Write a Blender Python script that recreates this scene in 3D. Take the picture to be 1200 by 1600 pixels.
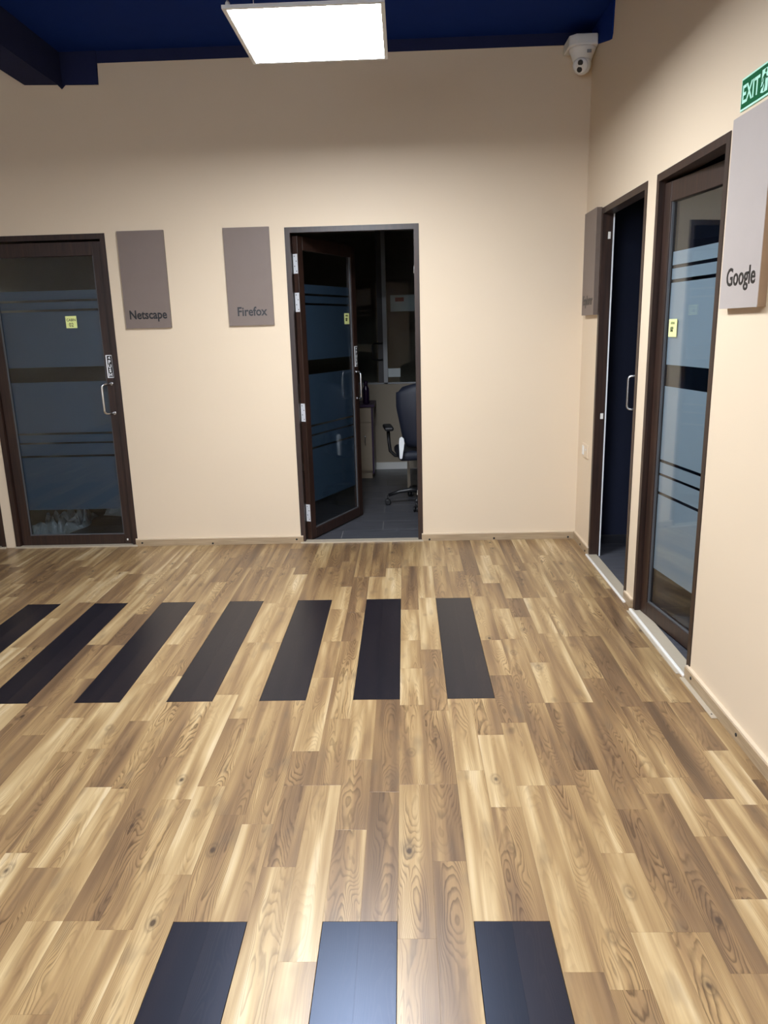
import bpy, bmesh, math, random
from mathutils import Vector, Matrix

# ------------------------------------------------------------------ clean
for o in list(bpy.data.objects):
    bpy.data.objects.remove(o, do_unlink=True)
scene = bpy.context.scene
C = scene.collection
R = math.radians

# ------------------------------------------------------------------ camera
F_PX, PITCH, YAW, ROLL, CAM_H = 1164.6, 0.2415, -0.0323, -0.0270, 1.4885
cam_data = bpy.data.cameras.new('camera')
cam = bpy.data.objects.new('camera', cam_data)
C.objects.link(cam)
fw = Vector((math.sin(YAW)*math.cos(PITCH), math.cos(YAW)*math.cos(PITCH), -math.sin(PITCH)))
ri = Vector((math.cos(YAW), -math.sin(YAW), 0))
up = ri.cross(fw)
r2 = math.cos(ROLL)*ri + math.sin(ROLL)*up
u2 = -math.sin(ROLL)*ri + math.cos(ROLL)*up
cam.matrix_world = Matrix(((r2.x, u2.x, -fw.x, 0), (r2.y, u2.y, -fw.y, 0), (r2.z, u2.z, -fw.z, CAM_H), (0, 0, 0, 1)))
cam_data.sensor_fit = 'VERTICAL'
cam_data.sensor_height = 36.0
cam_data.lens = 36.0*F_PX/1600.0
cam_data.clip_start = 0.05
scene.camera = cam

# ------------------------------------------------------------------ world, exposure
world = bpy.data.worlds.new('world')
scene.world = world
world.use_nodes = True
world.node_tree.nodes['Background'].inputs[0].default_value = (0.80, 0.88, 1.0, 1)
world.node_tree.nodes['Background'].inputs[1].default_value = 1.5
scene.view_settings.view_transform = 'Standard'
scene.view_settings.look = 'None'
scene.view_settings.gamma = 1.0
scene.view_settings.use_curve_mapping = False
scene.view_settings.exposure = 3.05
PANEL_STRENGTH = 13.0
PANEL_COLOR = (0.90, 0.945, 1.0, 1)

# ------------------------------------------------------------------ key dimensions
D = 5.1616          # hall side of the back wall
RW = 1.1923         # hall side of the right wall
CZ = 3.215          # ceiling
LX, RY = -5.2, -4.5  # left and rear walls
WT = 0.065           # wall thickness
DZ = 2.146          # top of the door frames
rnd = random.Random(11)

# ------------------------------------------------------------------ node helpers
class NT:
    def __init__(s, name):
        s.m = bpy.data.materials.new(name); s.m.use_nodes = True
        s.t = s.m.node_tree; s.t.nodes.clear()
        s.out = s.t.nodes.new('ShaderNodeOutputMaterial')
    def n(s, kind, **kw):
        nd = s.t.nodes.new(kind)
        for k, v in kw.items(): setattr(nd, k, v)
        return nd
    def l(s, a, b): s.t.links.new(a, b)
    def val(s, sock, v):
        if hasattr(v, 'is_output') or isinstance(v, bpy.types.NodeSocket): s.l(v, sock)
        else: sock.default_value = v
    def math(s, op, a, b=0.0, clamp=False):
        nd = s.n('ShaderNodeMath', operation=op); nd.use_clamp = clamp
        s.val(nd.inputs[0], a); s.val(nd.inputs[1], b)
        return nd.outputs[0]
    def mix(s, fac, a, b, blend='MIX'):
        nd = s.n('ShaderNodeMix', data_type='RGBA', blend_type=blend)
        s.val(nd.inputs[0], fac); s.val(nd.inputs[6], a); s.val(nd.inputs[7], b)
        return nd.outputs[2]
    def comb(s, x, y, z):
        nd = s.n('ShaderNodeCombineXYZ')
        s.val(nd.inputs[0], x); s.val(nd.inputs[1], y); s.val(nd.inputs[2], z)
        return nd.outputs[0]
    def noise(s, vec, scale=1.0, detail=2.0, rough=0.5, dist=0.0):
        nd = s.n('ShaderNodeTexNoise')
        if vec is not None: s.l(vec, nd.inputs['Vector'])
        nd.inputs['Scale'].default_value = scale; nd.inputs['Detail'].default_value = detail
        nd.inputs['Roughness'].default_value = rough; nd.inputs['Distortion'].default_value = dist
        return nd.outputs['Fac']
    def ramp(s, fac, stops, interp='LINEAR'):
        nd = s.n('ShaderNodeValToRGB'); nd.color_ramp.interpolation = interp
        e = nd.color_ramp.elements
        while len(e) < len(stops): e.new(0.5)
        for el, (p, c) in zip(e, stops):
            el.position = p; el.color = c if len(c) == 4 else (*c, 1)
        s.val(nd.inputs[0], fac)
        return nd.outputs['Color']
    def bsdf(s, color, rough=0.5, metal=0.0, spec=0.5, bump=None, bump_strength=0.2, bump_dist=0.001, coat=0.0, coat_rough=0.1):
        b = s.n('ShaderNodeBsdfPrincipled')
        s.val(b.inputs['Base Color'], color if not isinstance(color, tuple) or len(color) == 4 else (*color, 1))
        s.val(b.inputs['Roughness'], rough); s.val(b.inputs['Metallic'], metal)
        s.val(b.inputs['Specular IOR Level'], spec)
        s.val(b.inputs['Coat Weight'], coat); s.val(b.inputs['Coat Roughness'], coat_rough)
        if bump is not None:
            bn = s.n('ShaderNodeBump'); bn.inputs['Strength'].default_value = bump_strength
            bn.inputs['Distance'].default_value = bump_dist
            s.l(bump, bn.inputs['Height']); s.l(bn.outputs[0], b.inputs['Normal'])
        s.l(b.outputs[0], s.out.inputs[0])
        return b

def simple(name, color, rough=0.5, metal=0.0, spec=0.5, var=0.06, scale=30.0, bump=0.0, bscale=200.0):
    """plain material with slight procedural variation of its colour"""
    t = NT(name)
    tc = t.n('ShaderNodeTexCoord').outputs['Object']
    nz = t.noise(tc, scale, 3, 0.6)
    a = tuple(min(1, c*(1+var)) for c in color); b = tuple(c*(1-var) for c in color)
    col = t.mix(nz, (*b, 1), (*a, 1))
    bm_ = t.noise(tc, bscale, 2, 0.5) if bump else None
    t.bsdf(col, rough, metal, spec, bm_, bump, 0.0006)
    return t.m

M = {}
def make_materials():
    # wall paint: peach with roller stipple
    t = NT('wall_paint')
    tc = t.n('ShaderNodeTexCoord').outputs['Object']
    big = t.noise(tc, 1.3, 3, 0.55); small = t.noise(tc, 260, 2, 0.6)
    col = t.mix(big, (0.70, 0.575, 0.425, 1), (0.74, 0.61, 0.455, 1))
    t.bsdf(col, 0.55, 0, 0.35, small, 0.12, 0.0006)
    M['wall'] = t.m
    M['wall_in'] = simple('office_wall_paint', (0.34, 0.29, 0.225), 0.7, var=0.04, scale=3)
    M['wall_dark'] = simple('unlit_office_dark', (0.030, 0.036, 0.065), 0.8, spec=0.1, var=0.05, scale=3)  # darkness of the unlit right offices put into the wall colour
    M['blue'] = simple('navy_ceiling_paint', (0.005, 0.024, 0.16), 0.8, spec=0.08, var=0.1, scale=6, bump=0.1)
    M['navy2'] = simple('navy_beam_paint', (0.018, 0.023, 0.070), 0.8, spec=0.08, var=0.1, scale=6, bump=0.1)
    # dark stained timber of frames and leaves (grain along local z)
    t = NT('dark_stained_timber')
    tc = t.n('ShaderNodeTexCoord').outputs['Object']
    mp = t.n('ShaderNodeMapping'); mp.inputs['Scale'].default_value = (60, 60, 3.0); t.l(tc, mp.inputs[0])
    g1 = t.noise(mp.outputs[0], 1.0, 4, 0.6, 0.4)
    mp2 = t.n('ShaderNodeMapping'); mp2.inputs['Scale'].default_value = (9, 9, 1.2); t.l(tc, mp2.inputs[0])
    g2 = t.noise(mp2.outputs[0], 1.0, 2, 0.5)
    c1 = t.ramp(g1, [(0.3, (0.014, 0.0065, 0.0045)), (0.55, (0.036, 0.016, 0.010)), (0.8, (0.065, 0.030, 0.018))])
    c2 = t.mix(t.math('MULTIPLY', g2, 0.55), c1, (0.016, 0.009, 0.008, 1))
    t.bsdf(c2, 0.42, 0, 0.5, g1, 0.15, 0.0008)
    M['timber'] = t.m
    # clear glass, thin
    t = NT('clear_glass')
    fr = t.n('ShaderNodeFresnel')
    bf = t.n('ShaderNodeNewGeometry').outputs['Backfacing']
    t.l(t.math('ADD', 1.46, t.math('MULTIPLY', bf, 1/1.46-1.46)), fr.inputs[0])   # same mirror on both faces of the pane
    gl = t.n('ShaderNodeBsdfGlossy'); gl.inputs['Roughness'].default_value = 0.02
    gl.inputs['Color'].default_value = (0.95, 0.97, 1, 1)
    tr = t.n('ShaderNodeBsdfTransparent'); tr.inputs[0].default_value = (0.90, 0.935, 0.94, 1)
    mx = t.n('ShaderNodeMixShader'); t.l(fr.outputs[0], mx.inputs[0]); t.l(tr.outputs[0], mx.inputs[1]); t.l(gl.outputs[0], mx.inputs[2])
    t.l(mx.outputs[0], t.out.inputs[0])
    M['glass'] = t.m
    # frosted film
    def film_mat(name, c0, c1):
        t = NT(name)
        tc = t.n('ShaderNodeTexCoord').outputs['Object']
        nz = t.noise(tc, 4, 2, 0.5)
        d = t.n('ShaderNodeBsdfPrincipled'); t.l(t.mix(nz, (*c0, 1), (*c1, 1)), d.inputs['Base Color'])
        d.inputs['Roughness'].default_value = 0.4; d.inputs['Specular IOR Level'].default_value = 0.4
        tl = t.n('ShaderNodeBsdfTranslucent'); tl.inputs[0].default_value = (0.35, 0.42, 0.5, 1)
        mx = t.n('ShaderNodeMixShader'); mx.inputs[0].default_value = 0.22
        t.l(d.outputs[0], mx.inputs[1]); t.l(tl.outputs[0], mx.inputs[2]); t.l(mx.outputs[0], t.out.inputs[0])
        return t.m
    M['film'] = film_mat('frosted_film', (0.036, 0.062, 0.105), (0.044, 0.072, 0.118))
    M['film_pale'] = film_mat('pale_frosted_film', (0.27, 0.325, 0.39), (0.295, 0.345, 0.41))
    M['steel'] = simple('brushed_steel', (0.62, 0.62, 0.63), 0.25, 1.0, var=0.04, scale=80)
    M['zinc'] = simple('zinc_hinge_plate', (0.62, 0.63, 0.66), 0.5, 0.1, var=0.08, scale=60)
    M['alu'] = simple('champagne_aluminium', (0.50, 0.43, 0.33), 0.40, 0.15, var=0.05, scale=50)
    M['silver'] = simple('silver_edge', (0.80, 0.77, 0.72), 0.35, 0.0, var=0.03)
    M['white_seal'] = simple('white_edge_strip', (0.75, 0.78, 0.82), 0.4, 0.0, var=0.03)
    M['black'] = simple('black_plastic', (0.010, 0.010, 0.012), 0.4, var=0.2)
    M['navy_fabric'] = simple('black_chair_fabric', (0.010, 0.013, 0.026), 0.55, var=0.3, scale=400, bump=0.3, bscale=600)
    M['white_plastic'] = simple('white_plastic', (0.80, 0.80, 0.78), 0.35, var=0.02)
    M['white_bright'] = simple('white_glossy_plastic', (0.88, 0.90, 0.92), 0.25, var=0.01)
    M['note'] = simple('yellow_note_paper', (0.78, 0.84, 0.34), 0.8, var=0.03)
    M['ink'] = simple('pen_ink', (0.06, 0.07, 0.03), 0.8, var=0.1)
    M['letter'] = simple('black_lettering', (0.006, 0.006, 0.007), 0.35, var=0.1)
    # taupe sign boards with scuffs
    t = NT('taupe_sign_laminate')
    tc = t.n('ShaderNodeTexCoord').outputs['Object']
    a = t.noise(tc, 5, 4, 0.65); b = t.noise(tc, 420, 2, 0.6)
    col = t.mix(a, (0.175, 0.132, 0.112, 1), (0.215, 0.168, 0.146, 1))
    col = t.mix(t.math('MULTIPLY', b, 0.25), col, (0.16, 0.13, 0.11, 1))
    t.bsdf(col, 0.5, 0, 0.4, b, 0.08, 0.0004)
    M['taupe'] = t.m
    M['taupe_pale'] = simple('pale_greige_laminate', (0.40, 0.355, 0.335), 0.45, var=0.05, scale=9, bump=0.08, bscale=400)
    M['mdf'] = simple('brown_board_edge', (0.26, 0.165, 0.095), 0.6, var=0.15, scale=20)
    M['taupe_edge'] = simple('taupe_board_edge', (0.13, 0.095, 0.075), 0.6, var=0.15, scale=20)
    M['green'] = simple('exit_green', (0.002, 0.105, 0.034), 0.7, spec=0.15, var=0.05)
    M['mint'] = simple('luminous_mint', (0.52, 0.93, 0.78), 0.45, var=0.03)
    # skirting board: printed oak
    t = NT('skirting_oak')
    tc = t.n('ShaderNodeTexCoord').outputs['Object']
    mp = t.n('ShaderNodeMapping'); mp.inputs['Scale'].default_value = (5, 5, 160); t.l(tc, mp.inputs[0])
    g = t.noise(mp.outputs[0], 1, 4, 0.6, 0.6)
    t.bsdf(t.ramp(g, [(0.3, (0.30, 0.215, 0.13)), (0.6, (0.42, 0.315, 0.20)), (0.8, (0.48, 0.37, 0.25))]), 0.4)
    M['skirt'] = t.m
    M['skirt_top'] = simple('skirting_cream_cap', (0.66, 0.54, 0.40), 0.4, var=0.05)
    # office floor tiles
    t = NT('grey_timber_look_tile')
    tc = t.n('ShaderNodeTexCoord').outputs['Object']
    oi = t.n('ShaderNodeObjectInfo')
    va = t.n('ShaderNodeVectorMath', operation='ADD'); t.l(tc, va.inputs[0]); t.l(oi.outputs['Location'], va.inputs[1])
    mp = t.n('ShaderNodeMapping'); mp.inputs['Scale'].default_value = (3, 40, 1); t.l(va.outputs[0], mp.inputs[0])
    g = t.noise(mp.outputs[0], 1, 4, 0.6, 0.5)
    c = t.ramp(g, [(0.3, (0.048, 0.050, 0.060)), (0.7, (0.088, 0.090, 0.105))])
    t.bsdf(c, 0.38, 0, 0.5, g, 0.1, 0.0005)
    M['tile'] = t.m
    M['grout'] = simple('tile_grout', (0.17, 0.165, 0.165), 0.9, var=0.1)
    M['subfloor'] = simple('plank_joint', (0.10, 0.065, 0.035), 0.8, var=0.1)
    M['beige_lam'] = simple('beige_laminate', (0.42, 0.34, 0.25), 0.5, var=0.06, scale=12)
    M['purple'] = simple('dark_purple_edge', (0.035, 0.012, 0.06), 0.4, var=0.1)
    M['bottle'] = simple('dark_purple_bottle', (0.02, 0.008, 0.035), 0.2, var=0.1)
    M['sheet'] = simple('translucent_plastic_sheet', (0.50, 0.56, 0.62), 0.35, var=0.1, scale=8)
    M['greypost'] = simple('grey_aluminium_post', (0.30, 0.31, 0.33), 0.45, 0.3, var=0.04)
    M['bead'] = simple('dark_grey_bead', (0.10, 0.105, 0.115), 0.4, 0.2, var=0.04)
    M['pale_sheet'] = simple('pale_paper_and_reflection', (0.55, 0.60, 0.62), 0.7, var=0.04)
    M['red'] = simple('reflected_red_block', (0.30, 0.06, 0.05), 0.7, var=0.05)
    M['carton'] = simple('pale_grey_carton', (0.40, 0.42, 0.44), 0.7, var=0.05)
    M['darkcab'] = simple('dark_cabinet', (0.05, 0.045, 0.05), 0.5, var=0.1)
    # lamp
    t = NT('lamp_diffuser')
    e = t.n('ShaderNodeEmission'); e.inputs[0].default_value = PANEL_COLOR; e.inputs[1].default_value = PANEL_STRENGTH
    t.l(e.outputs[0], t.out.inputs[0]); M['lamp'] = t.m
    M['lampframe'] = simple('white_lamp_frame', (0.75, 0.77, 0.80), 0.35, 0.2, var=0.02)

    # ---------------- laminate: uv in metres (across, along), attribute 'wood' = seed, tone, figure
    def laminate(name, dark):
        t = NT(name)
        uv = t.n('ShaderNodeUVMap'); uv.uv_map = 'UVMap'
        sx = t.n('ShaderNodeSeparateXYZ'); t.l(uv.outputs[0], sx.inputs[0]); u, v = sx.outputs[0], sx.outputs[1]
        at = t.n('ShaderNodeAttribute'); at.attribute_name = 'wood'
        sc = t.n('ShaderNodeSeparateColor'); t.l(at.outputs['Color'], sc.inputs[0])
        seed, tone, fig = sc.outputs[0], sc.outputs[1], sc.outputs[2]
        off = t.math('MULTIPLY', seed, 83.0)
        def P(su, sv, k): return t.comb(t.math('MULTIPLY', u, su), t.math('MULTIPLY', v, sv), t.math('ADD', off, k))
        # slow field whose contour lines make the cathedral figure: arches along the strip plus loops
        sgn = t.math('COSINE', t.math('MULTIPLY', off, 7.0))
        uo = t.math('ADD', u, t.math('MULTIPLY', t.math('SINE', t.math('MULTIPLY', off, 3.0)), 0.022))
        f1 = t.noise(P(15.0, 2.6, 0.0), 1.0, 1.0, 0.4, 0.5)
        arch = t.math('ADD', t.math('MULTIPLY', t.math('MULTIPLY', uo, uo), 2300.0), t.math('MULTIPLY', t.math('MULTIPLY', v, sgn), 9.0))
        field = t.math('ADD', t.math('MULTIPLY', f1, 15.0), arch)
        wob = t.math('MULTIPLY', t.noise(P(60, 13, 3.0), 1, 2, 0.55), 1.0)
        ring = t.math('FRACT', t.math('ADD', field, wob))
        line = t.ramp(ring, [(0.0, (0, 0, 0)), (0.45, (0.06,)*3), (0.72, (0.75,)*3), (0.85, (1, 1, 1)), (0.93, (0.5,)*3), (1.0, (0, 0, 0))])
        # where figure is strong
        msk = t.math('MULTIPLY', t.ramp(t.noise(P(11, 2.6, 9.0), 1, 1, 0.5), [(0.34, (0.10,)*3), (0.58, (1, 1, 1))]), fig)
        # broad tone: sapwood / heartwood streaks across the strip
        st = t.noise(P(20.0, 1.3, 21.0), 1, 2, 0.5, 0.3)
        base_f = t.math('ADD', t.math('MULTIPLY', t.math('SUBTRACT', st, 0.5), 1.55), tone)
        fib = t.noise(P(520, 11, 5.0), 1, 3, 0.65)
        fib2 = t.noise(P(120, 2.5, 6.0), 1, 2, 0.5)
        smoke = t.ramp(t.noise(P(14, 5.0, 41.0), 1, 2, 0.55), [(0.60, (0, 0, 0)), (0.74, (1, 1, 1))])
        # knots
        vo = t.n('ShaderNodeTexVoronoi'); vo.inputs['Scale'].default_value = 1.0
        t.l(P(13.0, 7.5, 31.0), vo.inputs['Vector'])
        sck = t.n('ShaderNodeSeparateColor'); t.l(vo.outputs['Color'], sck.inputs[0])
        rare = t.math('GREATER_THAN', sck.outputs[0], 0.76)
        kn = t.ramp(vo.outputs['Distance'], [(0.0, (1, 1, 1)), (0.07, (1, 1, 1)), (0.12, (0.35,)*3), (0.17, (0.12,)*3), (0.20, (0.4,)*3), (0.30, (0, 0, 0))])
        knot = t.math('MULTIPLY', kn, rare)
        if not dark:
            base = t.ramp(base_f, [(0.0, (0.130, 0.080, 0.045)), (0.22, (0.190, 0.116, 0.062)), (0.45, (0.272, 0.171, 0.084)), (0.66, (0.375, 0.252, 0.121)), (0.86, (0.510, 0.375, 0.200)), (1.0, (0.620, 0.490, 0.305))])
            dk = t.mix(1.0, base, (0.30, 0.26, 0.235, 1), 'MULTIPLY')
            lt = t.mix(1.0, base, (1.24, 1.23, 1.20, 1), 'MULTIPLY')
            col = t.mix(t.math('MULTIPLY', msk, 0.5), base, lt)
            col = t.mix(t.math('MULTIPLY', t.math('MULTIPLY', line, msk), 0.85), col, dk)
            col = t.mix(t.math('MULTIPLY', t.math('SUBTRACT', fib2, 0.35, True), 0.9), col, t.mix(1.0, col, (0.58, 0.51, 0.45, 1), 'MULTIPLY'))
            col = t.mix(t.math('MULTIPLY', fib, 0.32), col, t.mix(1.0, col, (0.58, 0.52, 0.46, 1), 'MULTIPLY'))
            col = t.mix(t.math('MULTIPLY', smoke, 0.38), col, (0.120, 0.085, 0.056, 1))
            col = t.mix(t.math('MULTIPLY', knot, 0.9), col, (0.050, 0.030, 0.020, 1))
            t.bsdf(col, 0.33, 0, 0.5, fib, 0.08, 0.0003)
        else:
            base = t.ramp(base_f, [(0.0, (0.0055, 0.0045, 0.007)), (0.6, (0.010, 0.0075, 0.010)), (1.0, (0.018, 0.012, 0.012))])
            col = t.mix(t.math('MULTIPLY', t.math('MULTIPLY', line, msk), 0.6), base, (0.028, 0.020, 0.019, 1))
            col = t.mix(t.math('MULTIPLY', fib, 0.2), col, (0.022, 0.017, 0.018, 1))
            b_ = t.bsdf(col, 0.33, 0, 0.5, fib, 0.18, 0.0004)
            b_.inputs['Specular Tint'].default_value = (0.52, 0.67, 1.0, 1)
        return t.m
    M['wood'] = laminate('light_laminate', False)
    M['darkwood'] = laminate('dark_laminate', True)
make_materials()

# ------------------------------------------------------------------ mesh helpers
class MB:
    def __init__(s): s.bm = bmesh.new()
    def box(s, x0, x1, y0, y1, z0, z1, bev=0.0, seg=2):
        b = bmesh.new()
        bmesh.ops.create_cube(b, size=1)
        for v in b.verts:
            v.co = Vector(((x0+x1)/2+v.co.x*(x1-x0), (y0+y1)/2+v.co.y*(y1-y0), (z0+z1)/2+v.co.z*(z1-z0)))
        if bev: bmesh.ops.bevel(b, geom=list(b.edges), offset=bev, segments=seg, profile=0.5, affect='EDGES')
        s.merge(b); return s
    def merge(s, b, mat=None):
        if mat is not None: bmesh.ops.transform(b, matrix=mat, verts=list(b.verts))
        mp = {v: s.bm.verts.new(v.co) for v in b.verts}
        for f in b.faces:
            try: nf = s.bm.faces.new([mp[v] for v in f.verts]); nf.smooth = f.smooth
            except ValueError: pass
        b.free(); return s
    def poly(s, pts, axis, lo, hi):
        """prism: pts 2D outline, extruded lo..hi along axis ('x','y','z')"""
        def P(a, b, c):
            return {'x': (c, a, b), 'y': (a, c, b), 'z': (a, b, c)}[axis]
        v0 = [s.bm.verts.new(P(a, b, lo)) for a, b in pts]; v1 = [s.bm.verts.new(P(a, b, hi)) for a, b in pts]
        n = len(pts)
        s.bm.faces.new(v0); s.bm.faces.new(v1[::-1])
        for i in range(n): s.bm.faces.new((v0[i], v0[(i+1) % n], v1[(i+1) % n], v1[i]))
        return s
    def tube(s, pts, r, n=10, caps=True):
        pts = [Vector(p) for p in pts]; rings = []
        prev = None
        for i, p in enumerate(pts):
            d = (pts[min(i+1, len(pts)-1)] - pts[max(i-1, 0)]).normalized()
            if prev is None:
                a = Vector((0, 0, 1)) if abs(d.z) < 0.9 else Vector((1, 0, 0))
                e1 = d.cross(a).normalized()
            else:
                e1 = (prev - d*prev.dot(d)).normalized()
            prev = e1; e2 = d.cross(e1)
            rr = r[i] if isinstance(r, (list, tuple)) else r
            rings.append([s.bm.verts.new(p + rr*(math.cos(2*math.pi*k/n)*e1 + math.sin(2*math.pi*k/n)*e2)) for k in range(n)])
        for a, b in zip(rings, rings[1:]):
            for k in range(n):
                f = s.bm.faces.new((a[k], a[(k+1) % n], b[(k+1) % n], b[k])); f.smooth = True
        if caps: s.bm.faces.new(rings[0][::-1]); s.bm.faces.new(rings[-1])
        return s
    def lathe(s, prof, n=20, mat=None):
        """prof [(r,z)], about z"""
        b = bmesh.new(); rings = []
        for r, z in prof:
            rings.append([b.verts.new((max(r, 1e-5)*math.cos(2*math.pi*k/n), max(r, 1e-5)*math.sin(2*math.pi*k/n), z)) for k in range(n)])
        for a, c in zip(rings, rings[1:]):
            for k in range(n):
                f = b.faces.new((a[k], a[(k+1) % n], c[(k+1) % n], c[k])); f.smooth = True
        b.faces.new(rings[0][::-1]); b.faces.new(rings[-1])
        return s.merge(b, mat)
    def build(s, name, mat, parent=None, loc=None):
        bmesh.ops.recalc_face_normals(s.bm, faces=list(s.bm.faces))
        me = bpy.data.meshes.new(name); s.bm.to_mesh(me); s.bm.free()
        me.materials.append(mat)
        o = bpy.data.objects.new(name, me); C.objects.link(o)
        if parent: o.parent = parent
        if loc: o.location = loc
        return o

def tag(o, label, cat=None, group=None, kind=None):
    o['label'] = label
    if cat: o['category'] = cat
    if group: o['group'] = group
    if kind: o['kind'] = kind
    return o
def empty(name, loc=(0, 0, 0), rz=0.0, parent=None):
    o = bpy.data.objects.new(name, None); C.objects.link(o)
    o.location = loc; o.rotation_euler = (0, 0, rz); o.empty_display_size = 0.1
    if parent: o.parent = parent
    return o
def part(name, mat, parent, *boxes, bev=0.0):
    m = MB()
    for b in boxes: m.box(*b, bev=bev)
    return m.build(name, mat, parent)
def structure(o, label, cat): return tag(o, label, cat, kind='structure')
def text_mesh(name, body, size, mat, parent, loc, rot, extrude=0.001, sx=1.0, weight=0.0, align='LEFT'):
    cu = bpy.data.curves.new(name, 'FONT'); cu.body = body; cu.size = size; cu.extrude = extrude
    cu.align_x = align; cu.offset = weight; cu.resolution_u = 3
    ob = bpy.data.objects.new(name+'_tmp', cu); C.objects.link(ob)
    dg = bpy.context.evaluated_depsgraph_get()
    me = bpy.data.meshes.new_from_object(ob.evaluated_get(dg))
    bpy.data.objects.remove(ob, do_unlink=True); bpy.data.curves.remove(cu)
    me.materials.clear(); me.materials.append(mat); me.name = name
    o = bpy.data.objects.new(name, me); C.objects.link(o)
    o.parent = parent; o.location = loc; o.rotation_euler = rot; o.scale = (sx, 1, 1)
    return o

# ================================================================== SETTING
# doors: (x0, x1) along the back wall ; (y_far, y_near) along the right wall
N_X = (-2.862, -1.9616); F_X = (-0.7703, 0.1094); O_X = (-3.83, -2.935)
E_Y = (4.758, 3.905); G_Y = (3.762, 2.960)
RX1 = 4.2           # far side of the right hand offices
BY1 = 8.0           # far side of the back offices

# ---- back wall with three door openings
def wall_with_holes(m, a0, a1, z1, holes, mk):
    a = a0
    for h0, h1 in sorted(holes):
        mk(m, a, h0, 0, z1); mk(m, h0, h1, DZ, z1); a = h1
    mk(m, a, a1, 0, z1)
m = MB()
wall_with_holes(m, LX, RW+WT, CZ, [O_X, N_X, F_X], lambda m, a, b, z0, z1: m.box(a, b, D, D+WT, z0, z1))
structure(m.build('wall_back', M['wall']), 'peach painted back wall with three office doors', 'wall')
m = MB()
wall_with_holes(m, RY, D, CZ, [(G_Y[1], G_Y[0]), (E_Y[1], E_Y[0])], lambda m, a, b, z0, z1: m.box(RW, RW+WT, a, b, z0, z1))
structure(m.build('wall_right', M['wall']), 'peach painted right wall with two office doors', 'wall')
structure(part('wall_left', M['wall'], None, (LX-WT, LX, RY, D, 0, CZ)), 'peach painted wall at the far left of the hall', 'wall')
WX0, WX1, WZ0, WZ1 = -3.3, -1.4, 0.9, 2.9      # window added out of view to let in fill light
structure(part('wall_rear', M['wall'], None, (LX-WT, WX0, RY-WT, RY, 0, CZ), (WX1, RW+WT, RY-WT, RY, 0, CZ), (WX0, WX1, RY-WT, RY, 0, WZ0), (WX0, WX1, RY-WT, RY, WZ1, CZ)), 'peach painted wall behind the viewpoint', 'wall')
wn = structure(empty('fill_window_1', ((WX0+WX1)/2, RY-WT/2, WZ0)), 'added unseen window behind the viewpoint, for fill light', 'window')
hw_ = (WX1-WX0)/2
for i in range(3):
    xx = -hw_+i*(2*hw_-0.05)/2
    part('mullion', M['timber'], wn, (xx, xx+0.05, -0.03, 0.03, 0.05, WZ1-WZ0-0.05))
part('window_rail', M['timber'], wn, (-hw_, hw_, -0.03, 0.03, 0, 0.05)); part('window_rail', M['timber'], wn, (-hw_, hw_, -0.03, 0.03, WZ1-WZ0-0.05, WZ1-WZ0))
structure(part('ceiling', M['blue'], None, (LX-WT, RW+WT, RY-WT, D+WT, CZ, CZ+0.1)), 'dark navy blue ceiling', 'ceiling')
# navy paint band along the top of the back wall, and the patches left and right
structure(part('trim_1', M['navy2'], None, (-1.9, RW, D-0.006, D, 3.148, CZ)), 'narrow navy band along the top of the back wall', 'trim')
m = MB(); m.poly([(-2.367, 3.040), (-2.155, 3.034), (-2.13, 3.008), (-2.105, 3.031), (-1.8945, 3.026), (-1.888, 3.156), (-1.888, CZ), (-2.367, CZ)], 'y', D-0.012, D)
structure(m.build('trim_2', M['navy2']), 'navy block under the ceiling at the end of the left beam', 'trim')
m = MB(); m.poly([(D-0.013, 3.135), (4.76, 3.035), (4.70, 3.022), (4.680, 3.045), (4.662, CZ), (D-0.013, CZ)], 'x', RW-0.010, RW)
structure(m.build('trim_3', M['blue']), 'navy painted corner patch at the top of the right wall', 'trim')
# beam along the left
m = MB(); m.poly([(-2.367, 3.040), (-2.155, 3.034), (-2.12, 3.010), (-2.12, CZ), (-2.367, CZ)], 'y', RY, D-0.012)
structure(m.build('trim_4', M['navy2']), 'navy ceiling beam running towards the viewpoint at upper left', 'trim')

# ---- office shells behind the walls
def shell(name, x0, x1, y0, y1, label, skip=(), wm='wall_in'):
    """walls of an office, 5 cm boards on the inside faces that no hall wall closes"""
    if 'L' not in skip: structure(part('wall_'+name+'_left', M[wm], None, (x0, x0+0.05, y0, y1, -0.03, 2.7)), label+', left wall', 'wall')
    if 'R' not in skip: structure(part('wall_'+name+'_right', M[wm], None, (x1-0.05, x1, y0, y1, -0.03, 2.7)), label+', right wall', 'wall')
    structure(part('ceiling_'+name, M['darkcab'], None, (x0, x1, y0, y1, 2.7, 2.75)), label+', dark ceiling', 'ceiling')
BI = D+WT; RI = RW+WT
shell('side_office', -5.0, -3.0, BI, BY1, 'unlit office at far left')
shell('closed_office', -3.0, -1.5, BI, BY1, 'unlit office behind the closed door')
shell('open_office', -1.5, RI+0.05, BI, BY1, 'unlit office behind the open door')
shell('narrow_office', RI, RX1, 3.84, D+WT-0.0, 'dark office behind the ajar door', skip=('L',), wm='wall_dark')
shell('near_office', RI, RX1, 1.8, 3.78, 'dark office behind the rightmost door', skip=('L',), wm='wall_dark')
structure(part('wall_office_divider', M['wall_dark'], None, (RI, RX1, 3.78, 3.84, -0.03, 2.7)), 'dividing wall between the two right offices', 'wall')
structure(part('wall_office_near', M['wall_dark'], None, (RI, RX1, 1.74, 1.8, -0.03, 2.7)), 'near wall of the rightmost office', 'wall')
structure(part('wall_office_end', M['wall_dark'], None, (RI+0.06, RX1, D+WT, D+WT+0.05, -0.03, 2.7)), 'end wall of the dark right office', 'wall')
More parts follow.
